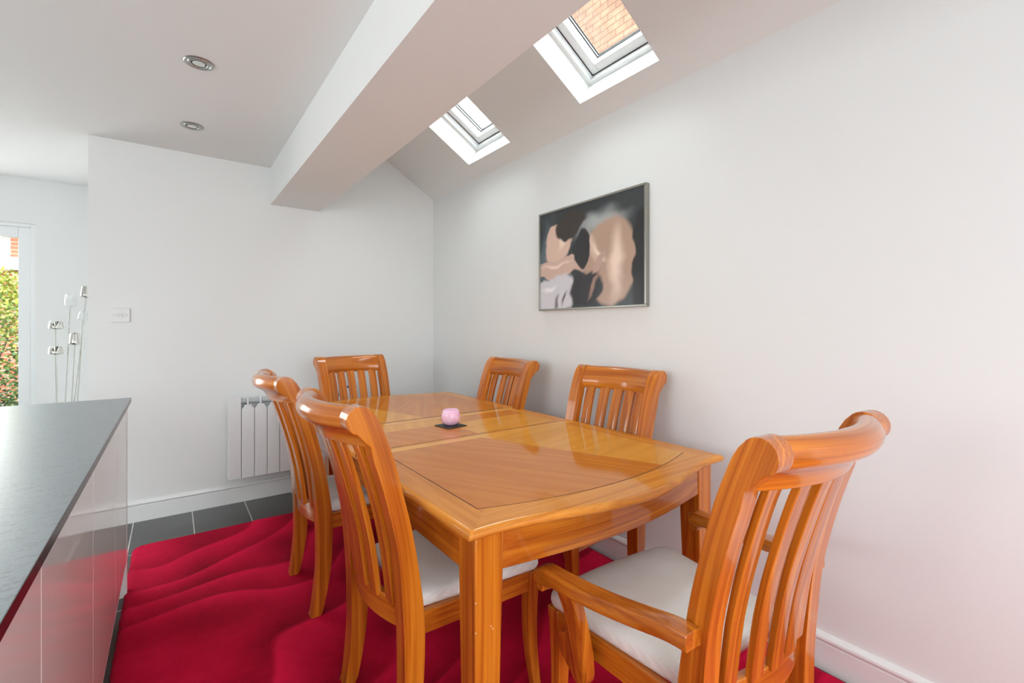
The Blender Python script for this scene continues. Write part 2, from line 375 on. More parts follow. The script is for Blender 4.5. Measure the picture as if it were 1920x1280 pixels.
# ------------------------------------------------------------------ room shell
XR, YB, ZC = 1.912, 3.80, 2.418
XP = -0.411            # end of the back wall, passage beyond it
YF = 5.20              # garden-door wall
XL, YR = -3.2, -2.6
bm = bmesh.new(); box(bm, XL - .1, XR + .12, YR - .1, YF + .1, -0.08, 0.0)
o = obj('floor', bm, tiles(), smooth=False); struct(o, 'dark grey rectangular floor tiles with pale grout')
bm = bmesh.new(); box(bm, XR, XR + .12, YR - .1, YB + .12, 0, 2.40)
struct(obj('wall_right', bm, WALL, smooth=False), 'long plain white wall with the framed picture')
# back wall (gable end follows the slope), runs from passage edge to right wall
SL = 0.61
def zs(x): return 2.40 + SL * (XR - x)
bm = bmesh.new()
pts = [(XP, 0), (XR, 0), (XR, 2.40), (0.70, zs(0.70)), (0.70, ZC), (XP, ZC)]
prism(bm, pts, lambda x, z: (x, YB, z), lambda x, z: (x, YB + .12, z))
struct(obj('wall_back', bm, WALL, smooth=False), 'plain white end wall with light switch and radiator')
bm = bmesh.new(); box(bm, XP - 0.0, XP + .12, YB + .12, YF, 0, ZC)
struct(obj('wall_passage', bm, WALL, smooth=False))
# garden-door wall with opening
DX0, DX1, DZ = -2.55, -0.873, 2.063
bm = bmesh.new(); box(bm, XL, DX0, YF, YF + .14, 0, ZC); box(bm, DX1, XP + .12, YF, YF + .14, 0, ZC); box(bm, DX0, DX1, YF, YF + .14, DZ, ZC)
struct(obj('wall_garden', bm, WALL, smooth=False), 'white wall around the glazed garden door')
# left and rear walls with openings; the rear one added to let sky light in
bm = bmesh.new()
box(bm, XL - .12, XL, YR, -0.8, 0, ZC); box(bm, XL - .12, XL, 2.0, YF + .1, 0, ZC); box(bm, XL - .12, XL, -0.8, 2.0, 2.15, ZC)
struct(obj('wall_left', bm, WALL, smooth=False))
bm = bmesh.new()
box(bm, XL - .12, -1.3, YR - .12, YR, 0, ZC); box(bm, 1.5, XR + .12, YR - .12, YR, 0, 2.40); box(bm, -1.3, 1.5, YR - .12, YR, 0, 0.6); box(bm, -1.3, 1.5, YR - .12, YR, 2.38, ZC)
prism(bm, [(0.58, ZC), (XR + .12, ZC), (XR + .12, zs(XR + .12)), (0.58, zs(0.58))], lambda x, z: (x, YR, z), lambda x, z: (x, YR - .12, z))
struct(obj('wall_rear', bm, WALL, smooth=False))
# flat ceiling and the boxed beam
bm = bmesh.new(); box(bm, XL - .12, 0.60, YR - .12, YB + .12, ZC, ZC + .15); box(bm, XL - .12, XP + .12, YB + .12, YF + .14, ZC, ZC + .15)
struct(obj('ceiling', bm, CEIL, smooth=False), 'flat white ceiling left of the boxed beam')
BX0, BX1, BZ = 0.587, 0.935, 2.148
bm = bmesh.new(); box(bm, BX0, BX1, YR, YB, BZ, 3.08)
struct(obj('trim_1', bm, CEIL, smooth=False), 'wide boxed white beam running across the ceiling')
# sloping ceiling with two roof-window shafts
NRM = Vector((SL, 0, 1)).normalized(); UPS = Vector((-1, 0, SL)).normalized()   # up the slope
O0 = Vector((XR + .02, 0, zs(XR + .02)))
MS = Matrix(((UPS.x, 0, NRM.x, O0.x), (0, 1, 0, 0), (UPS.z, 0, NRM.z, O0.z), (0, 0, 0, 1)))  # local (s, y, d)
cs = 1 / UPS.x * -1
def s_of(x): return (O0.x - x) * math.hypot(1, SL)
S0, S1, SE = s_of(1.802), s_of(1.802) + 0.92, s_of(0.60)
TH = 0.265
holes = [(1.301, 1.812), (2.462, 2.988)]
bm = bmesh.new()
ys = [YR - .12, holes[0][0], holes[0][1], holes[1][0], holes[1][1], YB + .12]
for a, b in ((ys[0], ys[1]), (ys[2], ys[3]), (ys[4], ys[5])): box(bm, -.12, SE, a, b, 0, TH, MS)
for a, b in holes:
    box(bm, -.12, S0, a, b, 0, TH, MS); box(bm, S1, SE, a, b, 0, TH, MS)
struct(obj('ceiling_slope', bm, CEIL, smooth=False), 'sloping white ceiling above the picture, pierced by two roof windows')

def ring(bm, s0, s1, y0, y1, ins0, ins1, d0, d1):
    """rectangular ring between inset ins0 (outer) and ins1 (inner), depth d0..d1"""
    box(bm, s0 + ins0, s1 - ins0, y0 + ins0, y0 + ins1, d0, d1, MS); box(bm, s0 + ins0, s1 - ins0, y1 - ins1, y1 - ins0, d0, d1, MS)
    box(bm, s0 + ins0, s0 + ins1, y0 + ins1, y1 - ins1, d0, d1, MS); box(bm, s1 - ins1, s1 - ins0, y0 + ins1, y1 - ins1, d0, d1, MS)
for i, (a, b) in enumerate(holes):
    nm = 'window_%d' % (i + 1)
    bm = bmesh.new(); ring(bm, S0, S1, a, b, -0.0, 0.0225, 0.142, 0.181); ring(bm, S0, S1, a, b, -0.03, 0.030, 0.266, 0.32)
    w = obj(nm, bm, UPVC, smooth=False); struct(w, ['roof window nearer the camera, showing neighbouring brickwork', 'roof window further away, showing white sky'][i])
    bm = bmesh.new(); ring(bm, S0, S1, a, b, 0.0, 0.027, 0.187, 0.190); obj('gap', bm, GASKET, w, smooth=False, label='dark gasket gap around the sash')
    bm = bmesh.new(); ring(bm, S0, S1, a, b, 0.0255, 0.072, 0.184, 0.262); ring(bm, S0, S1, a, b, 0.001, 0.0255, 0.20, 0.262); obj('sash', bm, UPVC, w, bevel=0.003, smooth=False)
    bm = bmesh.new(); ring(bm, S0, S1, a, b, 0.0722, 0.0765, 0.235, 0.239); ring(bm, S0, S1, a, b, 0.0722, 0.076, 0.254, 0.260); obj('gasket', bm, GASKET, w, smooth=False)
    bm = bmesh.new(); box(bm, S0 + .073, S1 - .073, a + .073, b - .073, 0.262, 0.266, MS); obj('pane', bm, GLASS, w, smooth=False)

# skirting boards, torus profile
def skirt(name, p0, p1, nrm, label):
    prof = [(0, 0), (0.016, 0), (0.016, 0.098), (0.0135, 0.101), (0.0135, 0.104), (0.019, 0.108), (0.0215, 0.115), (0.020, 0.122), (0.015, 0.127), (0.009, 0.128), (0.006, 0.132), (0, 0.133)]
    bm = bmesh.new(); nx, ny = nrm
    prism(bm, prof, lambda d, z: (p0[0] + nx * d, p0[1] + ny * d, z), lambda d, z: (p1[0] + nx * d, p1[1] + ny * d, z))
    return struct(obj(name, bm, GLOSSW, angle=25), label)
skirt('baseboard_right', (XR, YR), (XR, YB), (-1, 0), 'white moulded skirting along the long right wall')
skirt('baseboard_back', (XP, YB), (XR - .001, YB), (0, -1), 'white moulded skirting below the radiator')
skirt('baseboard_garden', (DX1 + .02, YF), (XP, YF), (0, -1), 'white skirting beside the garden door')

# ------------------------------------------------------------------ garden door (double, glazed)
bm = bmesh.new()
y0, y1 = YF + .015, YF + .085
fw = 0.028
box(bm, DX0, DX0 + fw, y0, y1, 0, DZ); box(bm, DX1 - fw, DX1, y0, y1, 0, DZ); box(bm, DX0 + fw, DX1 - fw, y0, y1, DZ - fw, DZ); box(bm, DX0 + fw, DX1 - fw, y0, y1, 0, 0.03)
door = struct(obj('door_1', bm, UPVC, bevel=0.003, smooth=False), 'white glazed double garden door at the far left')
mid = (DX0 + DX1) / 2
for a, b in ((DX0 + fw, mid - .002), (mid + .002, DX1 - fw)):
    bm = bmesh.new(); yy0, yy1 = YF + .03, YF + .09; st = 0.072
    box(bm, a, a + st, yy0, yy1, .03, DZ - fw); box(bm, b - st, b, yy0, yy1, .03, DZ - fw); box(bm, a + st, b - st, yy0, yy1, DZ - fw - .085, DZ - fw); box(bm, a + st, b - st, yy0, yy1, .03, .16)
    lf = obj('door_leaf', bm, UPVC, door, bevel=0.004, smooth=False)
    bm = bmesh.new(); box(bm, a + st - .01, b - st + .01, YF + .055, YF + .062, .15, DZ - fw - .08); obj('pane', bm, GLASS, lf, smooth=False)

# ------------------------------------------------------------------ rug
from mathutils import noise
RX0, RX1, RY0, RY1 = -0.175, 1.872, -0.9, 3.318
RT = 0.026
def rug():
    nx, ny = 200, 400
    bm = bmesh.new(); lay = None
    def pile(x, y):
        # brushed pile, its shading put into colour: curved sweeps, each with one crisp edge
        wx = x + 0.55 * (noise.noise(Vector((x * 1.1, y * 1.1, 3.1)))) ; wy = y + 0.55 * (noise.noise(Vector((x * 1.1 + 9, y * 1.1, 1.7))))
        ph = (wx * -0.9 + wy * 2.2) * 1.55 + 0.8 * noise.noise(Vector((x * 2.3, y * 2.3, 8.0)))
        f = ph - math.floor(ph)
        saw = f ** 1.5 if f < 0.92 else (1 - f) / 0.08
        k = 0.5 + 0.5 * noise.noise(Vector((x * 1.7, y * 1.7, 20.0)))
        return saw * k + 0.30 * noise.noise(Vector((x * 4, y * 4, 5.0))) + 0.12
    cr = 0.05
    V = []
    hs = []
    for j in range(ny + 1):
        row = []
        for i in range(nx + 1):
            x = RX0 + (RX1 - RX0) * i / nx; y = RY0 + (RY1 - RY0) * j / ny
            # rounded corners
            cx = min(max(x, RX0 + cr), RX1 - cr); cy = min(max(y, RY0 + cr), RY1 - cr)
            d = math.hypot(x - cx, y - cy)
            if x != cx and y != cy and d > 0:
                m = max(abs(x - cx), abs(y - cy)); x = cx + (x - cx) * m / d; y = cy + (y - cy) * m / d
            e = min(i, nx - i) / 2.0; e2 = min(j, ny - j) / 2.0; ee = min(1, min(e, e2))
            jx = (noise.noise(Vector((x * 30, y * 30, 0))) * .004) if ee < 1 else 0
            p = pile(x, y)
            z = RT * (0.35 + 0.65 * math.sqrt(ee)) + 0.006 * (p - .5) * ee
            row.append(bm.verts.new((x + jx, y + jx, z))); hs.append(p)
        V.append(row)
    for j in range(ny):
        for i in range(nx): bm.faces.new((V[j][i], V[j][i + 1], V[j + 1][i + 1], V[j + 1][i]))
    # side skirts to the floor
    per = [V[0][i] for i in range(nx + 1)] + [V[j][nx] for j in range(1, ny + 1)] + [V[ny][i] for i in range(nx - 1, -1, -1)] + [V[j][0] for j in range(ny - 1, 0, -1)]
    low = [bm.verts.new((v.co.x, v.co.y, 0.0005)) for v in per]
    n = len(per)
    for i in range(n): bm.faces.new((per[i], per[(i + 1) % n], low[(i + 1) % n], low[i]))
    bm.faces.new(low)
    hs += [0.3] * n
    me = bpy.data.meshes.new('rug'); bmesh.ops.recalc_face_normals(bm, faces=bm.faces[:]); bm.to_mesh(me); bm.free()
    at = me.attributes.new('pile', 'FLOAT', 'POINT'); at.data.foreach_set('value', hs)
    for f in me.polygons: f.use_smooth = True
    me.materials.append(rugmat())
    o = bpy.data.objects.new('rug', me); COL.objects.link(o)
    tag(o, 'large crimson red deep-pile rug lying under the dining table', 'rug')
rug()
FL = 0.022    # feet sink a little into the pile

# ------------------------------------------------------------------ dining table
TCX, TCY = 1.118, 2.0
THW, THL = 0.560, 1.075
table = thing('dining_table', 'large varnished orange wood dining table with bowed ends and inlaid top', 'table', (TCX, TCY, FL))
ZT = 0.760 - FL
def end_y(x):      # outer edge of the bowed end, positive half
    t = abs(x) / THW
    return THL + 0.088 * (math.cos(PI * min(t / 0.93, 1)) + 1) / 2 - 0.0 * t
def end_curve(n=36): return [(THW - 2 * THW * i / n, end_y(THW - 2 * THW * i / n)) for i in range(n + 1)]
up = end_curve(); outline = [(x, y) for x, y in up] + [(-x, -y) for x, y in up]
def inset(poly, d):
    n = len(poly); out = []
    for i in range(n):
        p0, p1, p2 = Vector(poly[i - 1]), Vector(poly[i]), Vector(poly[(i + 1) % n])
        a, b = (p1 - p0).normalized(), (p2 - p1).normalized()
        na, nb = Vector((-a.y, a.x)), Vector((-b.y, b.x))
        m = (na + nb).normalized(); k = d / max(0.35, m.dot(na))
        out.append((p1.x + m.x * k, p1.y + m.y * k))
    return out
FRAMEM = frame_wood('table_frame_wood', THW, THL + .01)
bm = bmesh.new()
prof = [(0.06, -0.030), (0.028, -0.030), (0.020, -0.026), (0.012, -0.0255), (0.004, -0.023), (0.0, -0.017), (0.0, -0.012), (0.0025, -0.006), (0.007, -0.002), (0.013, 0.0)]
rings = [[(x, y, ZT + dz) for x, y in inset(outline, d)] for d, dz in prof]
loft(bm, rings)
tt = obj('tabletop', bm, FRAMEM, table, angle=50)
for f in tt.data.polygons:
    if abs(f.normal.z) > 0.999: f.use_smooth = False
# inlay: dark stringing with veneer panels set in it
IW = 0.468
def strip(poly, name, m, z0, z1, label=None):
    bm = bmesh.new(); prism(bm, poly, lambda x, y: (x, y, z0), lambda x, y: (x, y, z1)); return obj(name, bm, m, table, smooth=False, label=label)
def arc_y(x, inner=0.0):
    t = x / IW
    return 0.965 + 0.080 * (1 - t * t) - inner      # distance from the centre, far or near
SEAM_N, SEAM_F = 1.752 - TCY, 2.236 - TCY
nb = 1.697 - TCY; lf0, lf1 = 1.768 - TCY, 2.166 - TCY
def arcpts(a, b, sgn, inner, n=16):
    return [(a + (b - a) * i / n, sgn * arc_y(a + (b - a) * i / n, inner)) for i in range(n + 1)]
e = 0.0028
z_a, z_b = ZT - .001, ZT + .0003
strip([(-IW, nb + e)] + arcpts(-IW, IW, -1, 0) + [(IW, nb + e)], 'stringing', WSEAM, z_a, z_b, 'dark inlaid line around the panels')
strip([(-IW, SEAM_F)] + [(-x, y) for x, y in [(-p[0], p[1]) for p in arcpts(-IW, IW, 1, 0)]] + [(IW, SEAM_F)], 'stringing', WSEAM, z_a, z_b)
strip([(-IW, lf0 - e), (IW, lf0 - e), (IW, lf1 + e), (-IW, lf1 + e)], 'stringing', WSEAM, z_a, z_b)
z_c = ZT + .0008
iw = IW - e
# near panel: one veneer in two painted sheen tones, split by a diagonal
xs = 0.262
strip([(-iw, nb)] + arcpts(-iw, xs, -1, e) + [(-0.03, nb)], 'veneer_panel', V_DK, z_a, z_c, 'veneer half painted darker reddish for its grain sheen')
strip([(-0.03, nb)] + arcpts(xs, iw, -1, e) + [(iw, nb)], 'veneer_panel', V_LT, z_a, z_c, 'veneer half painted lighter golden for its grain sheen')
# leaf: quartered
ym = 2.035 - TCY
for (a, b, c, d, m_) in ((-iw, 0, lf0, ym, V_DK), (0, iw, lf0, ym, V_LT), (-iw, 0, ym, lf1, V_LT2), (0, iw, ym, lf1, V_DK2)):
    strip([(a, c), (b, c), (b, d), (a, d)], 'leaf_veneer', m_, z_a, z_c)
# far panel
strip([(-iw, SEAM_F + .012), (-0.03, SEAM_F + .012)] + [(x, y) for x, y in arcpts(-xs, -iw, 1, e)], 'veneer_panel', V_LT2, z_a, z_c)
strip([(-0.03, SEAM_F + .012), (iw, SEAM_F + .012)] + [(x, y) for x, y in arcpts(iw, -xs, 1, e)], 'veneer_panel', V_DK2, z_a, z_c)
# lighter cross bands beside the seams
strip([(-THW + .014, nb + .001), (THW - .014, nb + .001), (THW - .014, SEAM_N - .001), (-THW + .014, SEAM_N - .001)], 'cross_band', V_BAND, z_a, ZT + .0006, 'pale golden cross band')
strip([(-THW + .014, lf1 + e), (THW - .014, lf1 + e), (THW - .014, SEAM_F - .001), (-THW + .014, SEAM_F - .001)], 'cross_band', V_BAND, z_a, ZT + .0006, 'pale golden cross band')
for y in (SEAM_N, SEAM_F):
    strip([(-THW - .0003, y - .0009), (THW + .0003, y - .0009), (THW + .0003, y + .0009), (-THW - .0003, y + .0009)], 'leaf_seam', WSEAM, ZT - .02, ZT + .0008)
# aprons
az0, az1 = 0.626 - FL, ZT - 0.030
bm = bmesh.new(); n = 24
def ap_y(x): return 1.035 + 0.055 * math.cos(PI * x / (2 * 0.50)) ** 1.2 if abs(x) < .5 else 1.035
for sg in (-1, 1):
    bm = bmesh.new()
    xsn = [-0.452 + 0.904 * i / n for i in range(n + 1)]
    pl = [(x, sg * ap_y(x)) for x in xsn] + [(x, sg * (ap_y(x) - .022)) for x in reversed(xsn)]
    prism(bm, pl, lambda x, y: (x, y, az0), lambda x, y: (x, y, az1))
    obj('end_apron', bm, WXA if sg > 0 else WXA2, table, bevel=0.002)
    bm = bmesh.new(); box(bm, sg * 0.512 - .011, sg * 0.512 + .011, -0.97, 0.97, az0, az1); obj('side_apron', bm, WY, table, bevel=0.002, smooth=False)
# legs, slightly tapered with inward curve at the inner faces
for sx in (-1, 1):
    for sy in (-1, 1):
        bm = bmesh.new(); rings = []
        for t in [i / 10 for i in range(11)]:
            z = az1 * t; w = 0.060 + 0.026 * (t ** 0.8)
            ox, oy = 0.524 * sx, 1.046 * sy
            ox -= sx * 0.003 * (1 - t); oy -= sy * 0.003 * (1 - t)
            rings.append([(ox, oy, z), (ox - sx * w, oy, z), (ox - sx * w, oy - sy * w, z), (ox, oy - sy * w, z)])
        loft(bm, rings); lg = obj('leg', bm, WZ, table, bevel=0.004)
        if sx < 0 and sy < 0:
            for (px_, py_, pz_) in ((-0.5222, -1.0440, 0.546), (-0.5220, -1.0438, 0.473), (-0.478, -1.0452, 0.474), (-0.473, -1.0452, 0.466)):
                bm = bmesh.new(); bmesh.ops.create_icosphere(bm, subdivisions=2, radius=0.0026, matrix=Matrix.Translation((px_, py_, pz_)) @ Matrix.Diagonal((.7, .35, 1, 1)))
                obj('varnish_chip', bm, BAREW, lg, label='pale knock in the varnish')

# ------------------------------------------------------------------ chairs
# side profile of the rear post, y forward, z above the rug
def zf(z): return z - FL
FRONT = [(0.0, -0.236), (0.10, -0.212), (0.22, -0.193), (0.35, -0.187), (0.45, -0.190), (0.57, -0.206), (0.69, -0.228), (0.78, -0.251), (0.88, -0.277), (0.94, -0.298), (0.975, -0.312)]
REAR = [(0.0, -0.272), (0.10, -0.258), (0.22, -0.247), (0.33, -0.247), (0.41, -0.249), (0.50, -0.255), (0.62, -0.266), (0.72, -0.286), (0.80, -0.306), (0.88, -0.330), (0.92, -0.344)]
CYC, CZC, CR = -0.372, 1.006, 0.0355
def clean(poly):
    out = []
    for p in poly:
        if not out or math.hypot(p[0] - out[-1][0], p[1] - out[-1][1]) > 0.002: out.append(p)
    return out
def post_pairs():
    """matching front-edge and rear-edge points from the foot up and around the rolled top"""
    pr = []
    f = catmull([(z, y) for z, y in FRONT], 6); r = catmull([(z, y) for z, y in REAR], 6)
    for i in range(25):
        u = i / 24; zf_ = 0.975 * u; zr_ = 0.935 * u
        pr.append(((interp(f, zf_)[0], max(0, zf(zf_))), (interp(r, zr_)[0], max(0, zf(zr_)))))
    pr.append(((-0.3215, zf(0.997)), (-0.3575, zf(0.948))))
    C = lambda a: (CYC + CR * math.cos(math.radians(a)), zf(CZC) + CR * math.sin(math.radians(a)))
    pr.append(((-0.333, zf(1.016)), (-0.368, zf(0.959))))
    for a, b_ in ((47, 259), (62, 249), (78, 240), (95, 231), (112, 223), (130, 215), (148, 208), (165, 201), (178, 192)):
        pr.append((C(a), C(b_)))
    return [p for i, p in enumerate(pr) if i == 0 or p[0][1] > 0.004]
def cxz(z, hw): return hw * (0.93 + 0.07 * min(1, (z + FL) / 1.0))
POSTPAIRS = post_pairs()
def midline(z):
    zz = z + FL
    f = interp([(a, b) for a, b in FRONT], zz)[0]; r = interp([(a, b) for a, b in REAR] + [(0.99, -0.372)], zz)[0]
    return (f + r) / 2
def build_chair(label, arms=False, hw=0.2225, group=None):
    t = thing('carver_chair' if arms else 'dining_chair', label, 'chair', group=group)
    PW = 0.0275
    for s in (-1, 1):
        bm = bmesh.new()
        rings = []
        for (ya, za), (yb, zb_) in POSTPAIRS:
            rings.append([(s * cxz(za, hw) - PW, ya, za), (s * cxz(za, hw) + PW, ya, za), (s * cxz(zb_, hw) + PW, yb, zb_), (s * cxz(zb_, hw) - PW, yb, zb_)])
        loft(bm, rings)
        obj('rear_post', bm, WZB, t, bevel=0.0045, seg=3)
    # top rail: roll with a board below, bowed backwards
    n = 20; rings = []
    hx = hw - 0.018
    for i in range(n + 1):
        x = -hx + 2 * hx * i / n; k = 1 - (x / hx) ** 2; sag = 0.052 * k
        sec = []
        R = CR - 0.0035
        for a in range(20, 250, 15): sec.append((CYC + R * math.cos(math.radians(a)), CZC + R * math.sin(math.radians(a))))
        sec += [(-0.366, 0.966), (-0.350, 0.945), (-0.341, 0.925), (-0.322, 0.925), (-0.316, 0.944), (-0.321, 0.975)]
        rings.append([(x, y - sag, zf(z)) for y, z in sec])
    bm = bmesh.new(); loft(bm, rings); obj('top_rail', bm, WXB, t, bevel=0.0025, angle=40)
    # lower back rail
    hb = hw * 0.965 - 0.018; rings = []
    for i in range(n + 1):
        x = -hb + 2 * hb * i / n; k = 1 - (x / hb) ** 2; sag = 0.042 * k
        za = 0.395 + 0.0 * k
        sec = [(-0.204, 0.470), (-0.228, 0.470), (-0.226, 0.394), (-0.202, 0.394)]
        rings.append([(x, y - sag, zf(z)) for y, z in sec])
    bm = bmesh.new(); loft(bm, rings); obj('lower_rail', bm, WXB, t, bevel=0.003)
    # five slats following the back
    for j in range(5):
        xt = (j - 2) * 0.0765 * hw / 0.2225; bm = bmesh.new(); rings = []
        for q in range(13):
            z = 0.460 + (0.935 - 0.460) * q / 12
            u = q / 12
            x = xt * (0.93 + 0.07 * u); hwid = 0.0245 + 0.0015 * u
            kt = 1 - (xt / hx) ** 2
            y = midline(zf(z)) - (0.042 + 0.010 * u) * kt - 0.003
            sec = [(-1, .0085), (-.5, .0062), (0, .0054), (.5, .0062), (1, .0085), (1, -.0085), (.5, -.0098), (0, -.0102), (-.5, -.0098), (-1, -.0085)]
            rings.append([(x + a * hwid, y + b, zf(z)) for a, b in sec])
        loft(bm, rings); obj('slat', bm, WZB, t, bevel=0.0018, seg=1)
    # seat frame rails
    fwid, bwid, fy, by = (0.262, 0.232, 0.235, -0.20) if arms else (0.238, 0.212, 0.235, -0.20)
    z0, z1 = zf(0.372), zf(0.437)
    for s in (-1, 1):
        bm = bmesh.new()
        prism(bm, [(s * bwid, by), (s * (fwid - .004), fy - .01), (s * (fwid - .026), fy - .01), (s * (bwid - .022), by)], lambda x, y: (x, y, z0), lambda x, y: (x, y, z1))
        obj('side_rail', bm, WY, t, bevel=0.003, smooth=False)
    bm = bmesh.new(); nf = 12
    fp = [(-fwid + .03 + (2 * fwid - .06) * i / nf, fy + 0.012 * (1 - (2 * i / nf - 1) ** 2)) for i in range(nf + 1)]
    prism(bm, fp + [(x, y - .022) for x, y in reversed(fp)], lambda x, y: (x, y, z0), lambda x, y: (x, y, z1)); obj('front_rail', bm, WX, t, bevel=0.003)
    # front legs: square, tapered, sabre-curved forward
    for s in (-1, 1):
        bm = bmesh.new(); rings = []
        for q in range(11):
            u = q / 10; z = zf(0.437) * u; w = 0.029 + 0.015 * u
            yc = fy - 0.018 + 0.020 * (1 - u) ** 2 - 0.012 * math.sin(PI * u); xc = s * (fwid - 0.020)
            rings.append([(xc + a * w / 2, yc + b * w / 2, z) for a, b in ((-1, -1), (1, -1), (1, 1), (-1, 1))])
        loft(bm, rings); obj('front_leg', bm, WZ, t, bevel=0.003)
    # cushion
    bm = bmesh.new(); rings = []
    def outline_c(g):
        pts = []; rr = 0.045
        cor = [(-bwid + .018, by + .012), (bwid - .018, by + .012), (fwid + .004, fy + .012), (-fwid - .004, fy + .012)]
        C_ = Vector((0, (by + fy) / 2))
        for ci, (cx, cy) in enumerate(cor):
            p = Vector((cx, cy)); a = (Vector(cor[ci - 1]) - p).normalized(); b = (Vector(cor[(ci + 1) % 4]) - p).normalized()
            r_ = rr if ci > 1 else 0.02
            P0, P2 = p + a * r_, p + b * r_
            for q in range(7):
                u = q / 6; v = P0 * (1 - u) ** 2 + p * 2 * u * (1 - u) + P2 * u * u; pts.append(v)
            # subdivide towards the next corner
            nx_ = Vector(cor[(ci + 1) % 4]); r2 = rr if (ci + 1) % 4 > 1 else 0.02
            e1 = nx_ - (nx_ - p).normalized() * r2
            for q in range(1, 8): pts.append(P2.lerp(e1, q / 8))
        out = []
        for v in pts:
            bow = 0.018 * (1 - (v.x / fwid) ** 2) if v.y > fy - .02 else 0
            w = Vector((v.x, v.y + bow)); d = (w - C_); out.append(C_ + d * g)
        return out
    zt, zb = zf(0.462), zf(0.437)
    lv = [(0.955, zb), (0.985, zb + .002), (1.0, zb + .012), (0.998, zb + .024), (0.985, zb + .033), (0.95, zb + .040), (0.88, zb + .045), (0.75, zb + .049), (0.55, zb + .052), (0.3, zb + .054), (0.1, zb + .0545)]
    for g, z in lv: rings.append([(v.x, v.y, z) for v in outline_c(g)])
    loft(bm, rings); obj('seat_cushion', bm, FABRIC, t, angle=60, label='cream waffle-woven seat cushion')
    if arms:
        for s in (-1, 1):
            # arm: outside the post at the back, splaying and dipping to the front, scrolled tip
            bm = bmesh.new(); rings = []; N_ = 22
            for i in range(N_ + 1):
                u = i / N_; y = -0.250 + u * 0.428
                xc = (0.274 + 0.058 * u) + 0.006 * math.sin(PI * u)
                zc = 0.622 - 0.036 * math.sin(PI / 2 * min(1, u * 1.1)) + 0.0 * u
                if u < .15: zc -= 0.010 * (1 - u / .15) ** 2
                hw_, hh = 0.0265, 0.0185
                dn = 0.0; wv_ = max(0, (u - .86) / .14)
                if u > .86: dn = 0.011 * math.sin(PI / 2 * min(1, wv_ * 1.6))
                if u > .96: hh *= 0.55 + 0.45 * math.sqrt(max(0, 1 - ((u - .96) / .04) ** 2))
                sec = [(-1, -.75), (-.85, -1), (.85, -1), (1, -.75), (1, .70), (.88, .93), (.3, 1), (-.3, 1), (-.88, .93), (-1, .70)]
                rings.append([(s * (xc + a * hw_), y, zf(zc + b * hh - (dn if b < 0 else 0))) for a, b in sec])
            loft(bm, rings)
            arm = obj('arm', bm, WY, t, bevel=0.0015, seg=1, angle=40)
            bm = bmesh.new(); M = Matrix.Translation((s * 0.3295, 0.157, zf(0.558))) @ Matrix.Rotation(PI / 2, 4, 'Y')
            lathe(bm, [(0, -.0255), (0.013, -.0255), (0.016, -.022), (0.016, .022), (0.013, .0255), (0, .0255)], 20, M); obj('scroll', bm, WX, arm)
            # arm support: shaped plank outside the seat rail
            pr = catmull([(0.114, 0.585), (0.098, 0.53), (0.094, 0.48), (0.108, 0.446), (0.136, 0.428), (0.149, 0.405), (0.144, 0.375), (0.122, 0.356), (0.104, 0.344), (0.080, 0.326), (0.054, 0.330), (0.040, 0.358), (0.042, 0.40), (0.038, 0.46), (0.038, 0.52), (0.048, 0.585)], 5)
            pr = clean([(y, zf(z)) for y, z in pr])
            bm = bmesh.new()
            def sx_(z): return 0.268 + 0.046 * max(0, (z - zf(.40)) / 0.18)
            prism(bm, pr, lambda y, z: (s * sx_(z), y, z), lambda y, z: (s * (sx_(z) + .028), y, z))
            bmesh.ops.triangulate(bm, faces=[f for f in bm.faces if len(f.verts) > 4])
            obj('arm_support', bm, WZ, t, bevel=0.004)
            # screw cover on the post
            bm = bmesh.new(); M = Matrix.Translation((s * (hw * .965 - .0235), -0.238, zf(0.612))) @ Matrix.Rotation(-s * PI / 2, 4, 'Y')
            lathe(bm, [(0.007, 0), (0.007, .003), (0.004, .006), (0, .0065)], 14, M); obj('screw_cap', bm, WX, t)
    return t
def children(o): return [c for c in bpy.data.objects if c.parent is o]
def dup(src, label, loc, rz, group):
    r = src.copy(); COL.objects.link(r); r['label'] = label; r['group'] = group
    place(r, loc, rz)
    for c in children(src):
        k = c.copy(); COL.objects.link(k); k.parent = r
        for g in children(c):
            q = g.copy(); COL.objects.link(q); q.parent = k
    return r
def place(r, top, rz):
    """put the chair so that the middle of its top roll ends is above 'top'; rz turns local +y"""
    f = Vector((-math.sin(rz), math.cos(rz)))
    r.location = (top[0] + f.x * 0.372, top[1] + f.y * 0.372, FL); r.rotation_euler = (0, 0, rz)
GS = 'armless slatted chairs along the table'
side = build_chair('orange slat-back chair at near left of table, beside the corner leg, back to worktop', False, group=GS)
place(side, (0.374, 1.405), -PI / 2 + math.radians(1.5))
dup(side, 'orange slat-back chair at far left of table, its curved back before the radiator', (0.366, 2.275), -PI / 2 + math.radians(0.5), GS)
dup(side, 'orange slat-back chair on the picture-wall side of the table, nearer the end wall', (1.765, 2.39), PI / 2 - math.radians(3), GS)
dup(side, 'orange slat-back chair on the picture-wall side of the table, nearer the armchair', (1.805, 1.545), PI / 2 + math.radians(3.8), GS)
dup(side, 'orange wood slat-back chair at the far end of the table facing the camera', (1.026, 3.335), PI + math.radians(9.5), GS)
carver = build_chair('large orange wood armchair with cream seat at the near end of the table', True, hw=0.2305)
place(carver, (1.111, 0.392), math.radians(-2.9))

